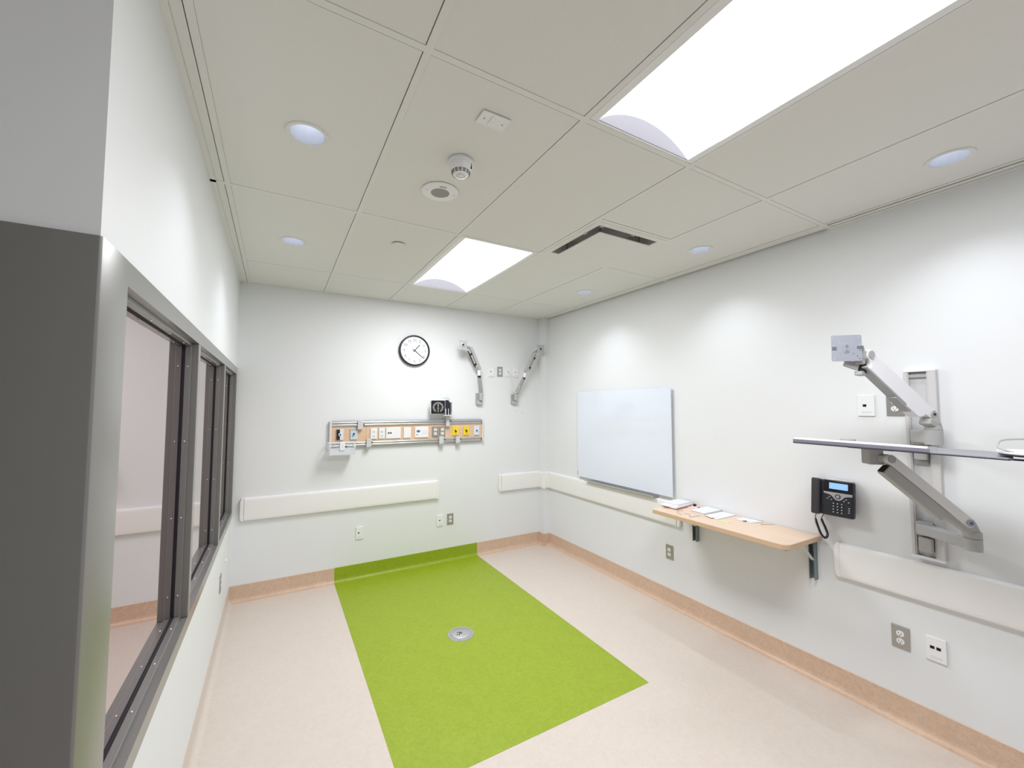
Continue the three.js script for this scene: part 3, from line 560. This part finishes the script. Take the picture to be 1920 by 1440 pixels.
// ---------------------------------------------------------------- fold-down desk
const DZ0 = 2.02, DZ1 = 2.985, DY = .874, DXF = 2.142;
{
  const t = thing('wall_desk', 'narrow wood fold-down desk on steel wall brackets', 'desk', [XR, 0, (DZ0 + DZ1) / 2], TURN_R), hl = (DZ1 - DZ0) / 2, dp = XR - DXF, c = .055;
  const s = new THREE.Shape(); s.moveTo(-hl, -.004); s.lineTo(hl, -.004); s.lineTo(hl, -dp + c); s.quadraticCurveTo(hl, -dp, hl - c, -dp); s.lineTo(-hl + .02, -dp); s.quadraticCurveTo(-hl, -dp, -hl, -dp + .02); s.lineTo(-hl, -.004);
  const mk = (d, y) => { const g = extrude(s, d, .001, 10); g.rotateX(-Math.PI / 2); g.translate(0, y, 0); return g; };
  part('edge_board', mk(.024, DY - .030), M.deskEdge2 = std([.66, .45, .29], .45), t, 'wood-coloured edge');
  part('top_laminate', mk(.006, DY - .006), M.deskTop, t);
  for (const z of [2.945, 2.130]) {
    const x = z - (DZ0 + DZ1) / 2, br = new THREE.Group(); br.name = 'bracket'; br.position.set(x, 0, 0); t.add(br);
    part('wall_channel', [slab(-.016, -.013, .605, DY - .034, .004, .040), slab(.013, .016, .605, DY - .034, .004, .040), slab(-.016, .016, .605, DY - .034, 0, .005)], M.legGreen, br);
    part('shelf_arm', [slab(-.014, .014, DY - .046, DY - .0305, .01, .34, .002)], M.greyPaint, br);
    part('strut', [bar(V(.004, DY - .046, .15), V(.004, DY - .150, .036), .020, .006, .002)], M.lightGrey, br);
    part('bolt', [cyl(.006, .006, .012, 'y', -.03, DY - .036, .33, 12)], M.black, br); part('bolt', [cyl(.006, .006, .012, 'y', -.06, DY - .036, .33, 12)], M.black, br);
  }
}
// things on the desk
const deskY = DY + .0005;
function leaf(pts, h, y = 0) { const s = new THREE.Shape(); pts.forEach((p, i) => i ? s.lineTo(p[0], -p[1]) : s.moveTo(p[0], -p[1])); s.lineTo(pts[0][0], -pts[0][1]); const g = new THREE.ExtrudeGeometry(s, { depth: h, bevelEnabled: false }); g.rotateX(-Math.PI / 2); g.translate(0, y, 0); return g; }
{
  const t = thing('paper_stack', 'stack of white pads on a red folder at the desk end by the whiteboard', 'papers', [2.38, deskY, 2.06]);
  part('folder', leaf([[-.10, -.055], [.09, -.075], [.10, .06], [-.10, .08]], .006), M.redCover, t, 'dark red folder');
  part('pad', leaf([[-.115, -.065], [.11, -.085], [.12, .05], [-.105, .075]], .010, .006), M.paper, t);
  part('pad', leaf([[-.06, -.07], [.13, -.08], [.125, .035], [-.05, .05]], .012, .016), M.paper, t);
  part('loose_sheet', leaf([[-.13, -.06], [-.02, -.075], [-.01, .0], [-.12, .02]], .002, .016), M.whiteWire, t);
}
single('pink_note', leaf([[-.05, -.055], [.045, -.04], [.05, .05], [-.045, .045]], .003), M.pinkPaper, 'small pink paper note between the white pads', 'paper', [2.47, deskY, 2.165]);
single('binder_clip', [box(.022, .016, .018, 0, .008, 0, .003), tube([V(-.006, .014, 0), V(-.014, .024, .004), V(-.004, .03, 0)], .0012, 12)], M.black, 'small black binder clip behind the red folder', 'clip', [2.495, deskY + .003, 2.135]);
single('eraser', [box(.034, .011, .016, 0, .0055, 0, .003)], M.redCover, 'small dark red eraser beside the white booklet', 'eraser', [2.45, deskY + .003, 2.205], .4);
{
  const t = thing('booklet', 'thick white booklet lying on the desk', 'booklet', [2.42, deskY, 2.285]);
  part('pages', leaf([[-.095, -.055], [.10, -.06], [.10, .055], [-.105, .06]], .014), M.whiteWire, t);
  part('cover', leaf([[-.10, -.058], [.102, -.063], [.102, .058], [-.110, .063]], .002, .014), M.paper, t);
}
{
  const t = thing('paper_sheets', 'flat white sheets overlapping beside the booklet', 'papers', [2.41, deskY, 2.402]);
  part('sheet', leaf([[-.085, -.05], [.108, -.05], [.108, .055], [-.115, .058]], .005), M.paper, t);
  part('sheet', leaf([[-.105, -.045], [-.045, -.05], [-.05, .03], [-.125, .02]], .002, .005), M.paper, t);
}
single('folded_paper', leaf([[-.035, -.065], [.055, -.05], [.06, .08], [-.045, .055]], .0025), M.paper, 'small folded white paper near the pen', 'paper', [2.455, deskY, 2.57]);
{
  const t = thing('pen', 'white pen with dark tip on the desk', 'pen', [2.44, deskY + .005, 2.625]);
  part('barrel', rod(V(-.020, 0, -.035), V(.045, 0, .035), .0045), M.whitePlastic, t); part('tip', rod(V(-.038, 0, -.054), V(-.020, 0, -.035), .0012, .0042), M.black, t); part('pocket_clip', tube([V(.040, .004, .030), V(.052, .008, .036), V(.062, .003, .020), V(.050, .002, .004)], .0016, 16), M.greyPaint, t);
}
const tie = (pts) => [tube(pts.map(p => V(p[0], .0016, p[1])), .0015, 30, false, 6)];
single('bent_wire', tie([[.085, -.04], [.03, -.045], [-.012, -.010], [-.03, .04]]), M.greyPaint, 'thin bent dark wire on the desk near the red folder', 'wire', [2.222, deskY, 2.215]);
single('bent_wire', tie([[-.01, -.045], [.01, -.02], [-.055, .035], [-.05, .04], [.01, .045], [.03, .05]]), M.greyPaint, 'thin zigzag dark wire on the desk in front of the booklet', 'wire', [2.245, deskY, 2.285]);
single('bent_wire', tie([[-.03, -.02], [.0, -.005], [.03, .01], [.045, .03]]), M.greyPaint, 'short dark wire on the bare part of the desk', 'wire', [2.465, deskY, 2.695]);
single('green_slip', leaf([[-.02, -.035], [.012, -.035], [.022, .04], [-.01, .04]], .0012), M.greenSlip, 'pale green paper slip on the desk', 'paper', [2.30, deskY, 2.505]);

// ---------------------------------------------------------------- wall phone
{
  const t = thing('wall_phone', 'black office phone with lit blue screen on the wall', 'phone', [XR, 1.121, 3.072], TURN_R);
  const tilt = new THREE.Group(); tilt.name = 'body'; t.add(tilt); tilt.position.set(0, 0, .036); tilt.rotation.x = -.10;
  part('housing', box(.206, .204, .036, .0, -.002, 0, .010), M.phone, tilt);
  part('wall_bracket', slab(-.07, .07, -.08, .08, 0, .03), M.phone, t);
  part('top_edge', box(.140, .012, .032, .030, .104, .002, .005), M.silver, tilt, 'silver top edge');
  part('screen_bezel', box(.140, .062, .004, .030, .066, .0185, .002), M.phoneScreenBezel, tilt);
  part('screen', box(.092, .035, .001, .032, .069, .0210), M.screen = std([.02, .03, .08], .3, { emissive: new THREE.Color().setRGB(.30, .56, 1.0), emissiveIntensity: 1 }), tilt, 'glowing blue display');
  const sb = new THREE.Shape(); sb.moveTo(-.042, .032); sb.lineTo(.100, .032); sb.lineTo(.098, .018); sb.quadraticCurveTo(.066, .018, .056, .004); sb.quadraticCurveTo(.044, -.012, .030, -.012); sb.quadraticCurveTo(.016, -.012, .004, .006); sb.quadraticCurveTo(-.006, .020, -.040, .022); sb.lineTo(-.042, .032);
  const sg = extrude(sb, .004, .001); sg.translate(0, 0, .0178); part('silver_band', sg, M.silver, tilt, 'silver band');
  part('navigation_ring', lathe([[.009, .0218], [.0135, .0218], [.0135, .0245], [.009, .0245], [.009, .0218]], 'z', 32).translate(.030, .010, 0), M.phone, tilt);
  part('navigation_key', cyl(.0088, .0088, .004, 'z', .030, .010, .0225, 24), M.silver, tilt);
  const key = (x, y, w = .010, h = .007) => { const k = part('key', box(w, h, .003, x, y, .0192, .001), M.phone, tilt); part('key_mark', box(w * .46, h * .5, .0008, x, y, .0211), M.key, k); };
  for (let r = 0; r < 4; r++) for (let c = 0; c < 3; c++) key(.008 + c * .0205, -.030 - r * .0165, .013, .010);
  for (const [x, y] of [[-.012, .004], [-.022, -.006], [-.002, -.010], [.070, .0], [.060, -.010], [.082, -.014], [.084, -.046], [.084, -.058], [.084, -.070]]) key(x, y, .015, .008);
  const hs = new THREE.Group(); hs.name = 'handset'; hs.position.set(-.080, .0, .054); hs.rotation.x = -.10; t.add(hs);
  part('grip', [box(.046, .212, .020, 0, 0, .010, .010), box(.044, .060, .030, 0, .074, -.002, .010), box(.044, .060, .030, 0, -.074, -.002, .010)], M.phone2 = std([.040, .036, .042], .5), hs);
  // coiled cord: a helix around a hanging loop
  const path = new THREE.CatmullRomCurve3([V(-.086, -.104, .05), V(-.092, -.134, .05), V(-.082, -.18, .05), V(-.062, -.230, .05), V(-.046, -.243, .048), V(-.034, -.224, .046), V(-.044, -.185, .044), V(-.064, -.133, .04), V(-.052, -.104, .035)]);
  const F = path.computeFrenetFrames(600, false), hp = [];
  for (let k = 0; k <= 600; k++) { const u = k / 600, e = Math.min(1, Math.max(0, (u - .10) / .03)) * Math.min(1, Math.max(0, (.90 - u) / .03)), a = u * 2 * Math.PI * 52; hp.push(path.getPointAt(u).addScaledVector(F.normals[k], Math.cos(a) * .0052 * e).addScaledVector(F.binormals[k], Math.sin(a) * .0052 * e)); }
  part('coiled_cord', new THREE.TubeGeometry(new THREE.CatmullRomCurve3(hp), 900, .0023, 5), M.cord, t, 'black coiled cord');
}

// ---------------------------------------------------------------- wall track with monitor arm and keyboard arm
{
  const t = thing('wall_track', 'tall grey wall track carrying two jointed arms', 'wall track', [XR, 0, 3.470], TURN_R), w = .124, y0 = .893, y1 = 1.842;
  part('back_channel', slab(-.045, .045, y0 + .01, y1 - .01, 0, .012), M.lightGrey, t);
  part('side_rail', slab(-w / 2, -.046, y0, y1, 0, .034, .004), M.paleTrack = std([.62, .61, .61], .4), t);
  part('side_rail', slab(.030, w / 2, y0, y1, 0, .034, .004), M.paleTrack, t);
  part('inner_lip', slab(.026, .030, y0, y1, .01, .03), M.lightGrey, t); part('inner_lip', slab(-.046, -.042, y0, y1, .01, .03), M.lightGrey, t);
  part('top_cap', box(w, .012, .036, 0, y1, .018, .004), M.whitePlastic, t); part('bottom_cap', box(w, .014, .036, 0, y0, .018, .004), M.whitePlastic, t);
  part('cable_clip', [box(.07, .018, .014, -.008, y1 - .026, .02, .003)], M.greyPaint, t); part('cable_clip', [box(.05, .02, .014, -.008, 1.372, .02, .004)], M.greyPaint, t);
}
const side = (a, b) => { const d = b.clone().sub(a), n = V(-d.z, 0, d.x).normalize(); if (n.z < 0) n.negate(); return n; };
function pill(a, b, r, thick, bevel = .003) {                         // stadium standing in the vertical plane through a and b
  const L = a.distanceTo(b), s = new THREE.Shape(); s.absarc(0, 0, r, Math.PI, 2 * Math.PI, false); s.lineTo(r, L); s.absarc(0, L, r, 0, Math.PI, false); s.lineTo(-r, 0);
  const g = extrude(s, thick, bevel, 20); g.translate(0, -L / 2, -thick / 2); g.applyMatrix4(frameOf(a, b, side(a, b))); return g;
}
function disc(p, n, r, h) { const g = new THREE.CylinderGeometry(r, r, h, 32); g.applyMatrix4(frameOf(p, p.clone().add(n), V(0, 1, 0)).setPosition(p)); return g; }
function below(a, b, k) { const d = b.clone().sub(a).normalize(), u = V(0, 1, 0).addScaledVector(d, -d.y).normalize(); return u.multiplyScalar(-k); }
{ // monitor arm
  const P1 = V(2.378, 1.620, 3.5246), P2 = V(2.003, 1.896, 3.426), n = side(P1, P2), t = thing('monitor_arm', 'white jointed monitor arm with square mounting plate', 'monitor arm', [0, 0, 0]);
  part('carriage', slab(XR - .052, XR - .013, 1.46, 1.535, 3.433, 3.497, .006), M.armGrey, t);
  part('carriage_latch', [slab(XR - .058, XR - .02, 1.385, 1.455, 3.440, 3.490, .008)], M.greyPaint, t);
  part('bracket', [bar(V(2.475, 1.508, 3.455), V(2.400, 1.508, 3.537), .062, .064, .010, V(0, 1, 0)), cyl(.034, .034, .072, 'y', 2.392, 1.510, 3.540)], M.armGrey, t);
  part('clevis', [cyl(.033, .031, .022, 'y', 2.392, 1.558, 3.540), bar(V(2.392, 1.560, 3.540), P1.clone().add(V(.008, 0, .002)), .050, .052, .010, n), bar(V(2.388, 1.568, 3.539), V(2.340, 1.588, 3.524), .03, .05, .006, n)], M.greyPaint, t);
  const L = P1.distanceTo(P2), r = .0235, cs = new THREE.Shape();            // x up across the arm, y along it
  cs.moveTo(r, 0); cs.lineTo(r, L); cs.absarc(0, L, r, 0, Math.PI, false); cs.quadraticCurveTo(-.030, L - .035, -.056, L - .030); cs.lineTo(-.060, L - .040); cs.lineTo(-.060, .17); cs.lineTo(-.068, .16); cs.lineTo(-.066, .075); cs.quadraticCurveTo(-.056, .050, -r - .004, .040); cs.lineTo(-r, 0); cs.absarc(0, 0, r, Math.PI, 2 * Math.PI, false);
  const cg = extrude(cs, .048, .003, 20); cg.translate(0, -L / 2, -.024); cg.applyMatrix4(frameOf(P1, P2, n)); part('arm_cover', cg, M.paleArm, t, 'white arm cover');
  const dn2 = below(P1, P2, .061), a2 = P1.clone().lerp(P2, .20), b2 = P1.clone().lerp(P2, .98);
  part('under_cover', [bar(a2.clone().add(dn2), b2.clone().add(dn2), .010, .044, .003, n)], M.armGrey, t);
  part('grip_pad', [bar(P1.clone().lerp(P2, .26).addScaledVector(below(P1, P2, 1), .068), P1.clone().lerp(P2, .50).addScaledVector(below(P1, P2, 1), .068), .012, .04, .003, n)], M.greyPaint, t);
  for (const p of [P1, P2]) part('pivot_cap', disc(p.clone().addScaledVector(n, .026), n, .0185, .006), M.armGrey, t);
  part('pivot_bolt', disc(P1.clone().addScaledVector(n, .031), n, .006, .004), M.black, t);
  const C = V(1.903, 1.926, 3.392), pn = V(-.682, 0, .731), ph = V(.731, 0, .682);          // plate centre, normal, horizontal axis
  const hc = C.clone().addScaledVector(pn, -.034).addScaledVector(ph, .06).add(V(0, -.03, 0));
  part('head_block', [bar(P2.clone().add(V(0, -.004, 0)), hc, .052, .042, .008, V(0, 1, 0)), bar(hc.clone().add(V(0, .035, 0)), hc.clone().add(V(0, -.045, 0)), .044, .040, .006, pn)], M.greyPaint, t);
  part('pivot_post', [cyl(.016, .016, .05, 'y', hc.x + .02, hc.y - .062, hc.z + .008, 20)], M.black, t);
  part('pivot_foot', [bar(hc.clone().add(V(.03, -.088, .008)), hc.clone().add(V(-.005, -.084, .0)), .034, .02, .005, V(0, 1, 0)), bar(hc.clone().add(V(.0, -.058, 0)), C.clone().addScaledVector(pn, -.022).add(V(0, -.066, 0)), .012, .03, .003, V(0, 1, 0))], M.greyPaint, t);
  const pg = new THREE.Group(); pg.name = 'mount_plate'; pg.position.copy(C); pg.rotation.y = Math.atan2(pn.x, pn.z); t.add(pg);
  const ps = rrect(.121, .121, .008); for (const [x, y] of [[-.05, -.05], [.05, -.05], [-.05, .05], [.05, .05], [-.027, .027], [.027, .027], [-.027, -.027], [.027, -.027], [.042, -.038], [-.052, .012], [-.052, -.012], [.053, .012], [.053, -.012]]) { const h = new THREE.Path(); h.absarc(x, y, .0024, 0, Math.PI * 2, true); ps.holes.push(h); }
  const g = extrude(ps, .003, .0005); part('plate', g, M.vesa2 = std([.37, .39, .45], .45), pg);
  part('tab', box(.018, .015, .003, -.050, 0, .004, .001), M.tabGrey = std([.16, .17, .21], .45), pg); part('tab', box(.026, .015, .010, .054, .002, -.001, .001), M.tabGrey, pg);
  const bs = extrude(rrect(.022, .044, .010), .003, .001); bs.translate(-.002, 0, .003); part('centre_boss', bs, M.vesa2, pg);
  for (const y of [.010, -.010]) part('bolt', cyl(.006, .006, .003, 'z', -.002, y, .0072, 16), M.brightSteel, pg);
  part('swivel_hub', [cyl(.026, .026, .03, 'z', 0, 0, -.016), box(.06, .03, .02, .03, -.01, -.024, .005)], M.greyPaint, pg);
}
{ // keyboard arm
  const E = V(2.352, 1.043, 3.660), P1 = V(2.335, 1.1396, 3.643), P2 = V(2.101, 1.414, 3.457), n = side(P1, P2), t = thing('keyboard_arm', 'grey jointed wall arm holding a keyboard tray', 'keyboard arm', [0, 0, 0]);
  part('carriage', slab(XR - .050, XR - .013, 1.005, 1.075, 3.433, 3.497, .006), M.armGrey, t);
  part('carriage_latch', slab(XR - .054, XR - .013, .925, .998, 3.440, 3.492, .008), M.greyPaint, t);
  part('bracket', [bar(V(2.478, 1.043, 3.450), E, .052, .052, .010, V(0, 1, 0)), cyl(.030, .030, .056, 'y', E.x, 1.043, E.z)], M.armGrey, t);
  part('clevis', [cyl(.030, .030, .03, 'y', E.x, 1.083, E.z), bar(V(E.x, 1.08, E.z), P1, .052, .046, .010, n), bar(V(E.x, 1.088, E.z), P1.clone().lerp(P2, .22).addScaledVector(below(P1, P2, 1), .034), .030, .040, .006, n)], M.greyPaint, t);
  part('top_link', pill(P1, P2, .021, .050), M.linkPale = std([.80, .79, .78], .4), t);
  const a = P1.clone().lerp(P2, .20), b = P1.clone().lerp(P2, .96), dn = below(P1, P2, .046);
  part('channel', bar(a.clone().add(dn), b.clone().add(dn), .050, .044, .006, n), M.greyPaint, t);
  part('channel_mouth', bar(P1.clone().lerp(P2, .955).add(dn), P1.clone().lerp(P2, .968).add(dn), .040, .034, .001, n), M.hole, t);
  for (const p of [P1, P2]) part('pivot_cap', disc(p.clone().addScaledVector(n, .026), n, .016, .006), M.armGrey, t);
  part('pivot_bolt', disc(P1.clone().addScaledVector(n, .031), n, .006, .004), M.purpleInk, t);
  const fl = V(1.984, 1.47, 3.107), fr = V(1.877, 1.47, 3.866), fx = fr.clone().sub(fl).normalize(), fin = V(fx.z, 0, -fx.x), W = fl.distanceTo(fr);
  const hb = P2.clone().addScaledVector(fx, -.055).addScaledVector(fin, -.01);
  part('head_block', [bar(hb.clone().add(V(0, -.030, 0)), hb.clone().add(V(0, .042, 0)), .060, .062, .006, n), bar(P2, hb, .034, .034, .006, V(0, 1, 0))], M.greyPaint, t);
  part('tilt_plate', bar(hb.clone().addScaledVector(fx, -.07).add(V(0, .045, 0)), hb.clone().addScaledVector(fx, .11).add(V(0, .045, 0)), .12, .006, .002, V(0, 1, 0)), M.armGrey, t);
  const tr = new THREE.Group(); tr.name = 'keyboard_tray'; tr.position.copy(fl); tr.rotation.y = Math.atan2(-fx.z, fx.x); t.add(tr);   // local x along the front edge, local -z towards the wall
  const D = .27, sh = new THREE.Shape(); sh.moveTo(.012, 0); sh.lineTo(W - .006, 0); sh.quadraticCurveTo(W, 0, W, .03); sh.lineTo(W - .06, D - .07); sh.quadraticCurveTo(W - .09, D, W - .18, D); sh.lineTo(.05, D); sh.quadraticCurveTo(0, D, 0, D - .05); sh.lineTo(0, .012); sh.quadraticCurveTo(0, 0, .012, 0);
  const top = extrude(sh, .005, .001); top.rotateX(-Math.PI / 2); part('board', top, M.trayDark, tr, 'dark grey tray surface');
  const un = extrude(sh, .004, .001); un.rotateX(-Math.PI / 2); un.translate(0, -.004, 0); part('underside', un, M.trayUnder, tr, 'dark blue underside');
  const pr = new THREE.Shape(); pr.moveTo(0, 0); pr.lineTo(0, .012); pr.quadraticCurveTo(.002, .020, .012, .021); pr.lineTo(.066, .017); pr.quadraticCurveTo(.074, .014, .074, 0); pr.lineTo(0, 0);
  const pg = toCreasedNormals(new THREE.ExtrudeGeometry(pr, { depth: .535, bevelEnabled: false }), .6); pg.rotateY(Math.PI / 2); pg.translate(.008, .005, -.002); part('palm_rest', pg, M.palm = std([.74, .74, .78], .45), tr, 'white palm rest');
  part('front_strip', box(.545, .015, .004, .279, .0105, .0010, .0015), M.trayEdge, tr);
  part('tilt_knob', cyl(.03, .03, .008, 'y', .23, .028, -.055), M.armGrey, tr);
  const mt = new THREE.Group(); mt.name = 'mouse_tray'; mt.position.set(1.965, 1.487, 3.925); t.add(mt);
  part('mouse_platform', lathe([[0, 0], [.100, 0], [.105, .004], [.104, .009], [.096, .011], [0, .011]]), M.whitePlastic, mt, 'round white mouse platform');
  part('platform_base', lathe([[0, -.006], [.098, -.006], [.101, 0], [0, 0]]), M.trayUnder, mt);
  part('guard_wire', tube([V(-.085, .009, -.05), V(-.070, .022, -.085), V(-.03, .044, -.09), V(.02, .052, -.05), V(.05, .05, .0), V(.06, .046, .06), V(.05, .02, .09), V(.045, .009, .085)], .0035, 60), M.armGrey, mt);
  part('swing_arm', [bar(V(.06, -.0275, -.17), V(.06, -.0275, -.02), .03, .006, .002, V(0, 1, 0)), cyl(.010, .010, .020, 'y', .06, -.0155, -.03, 16)], M.trayUnder, mt);
}
renderer.render(scene, camera);
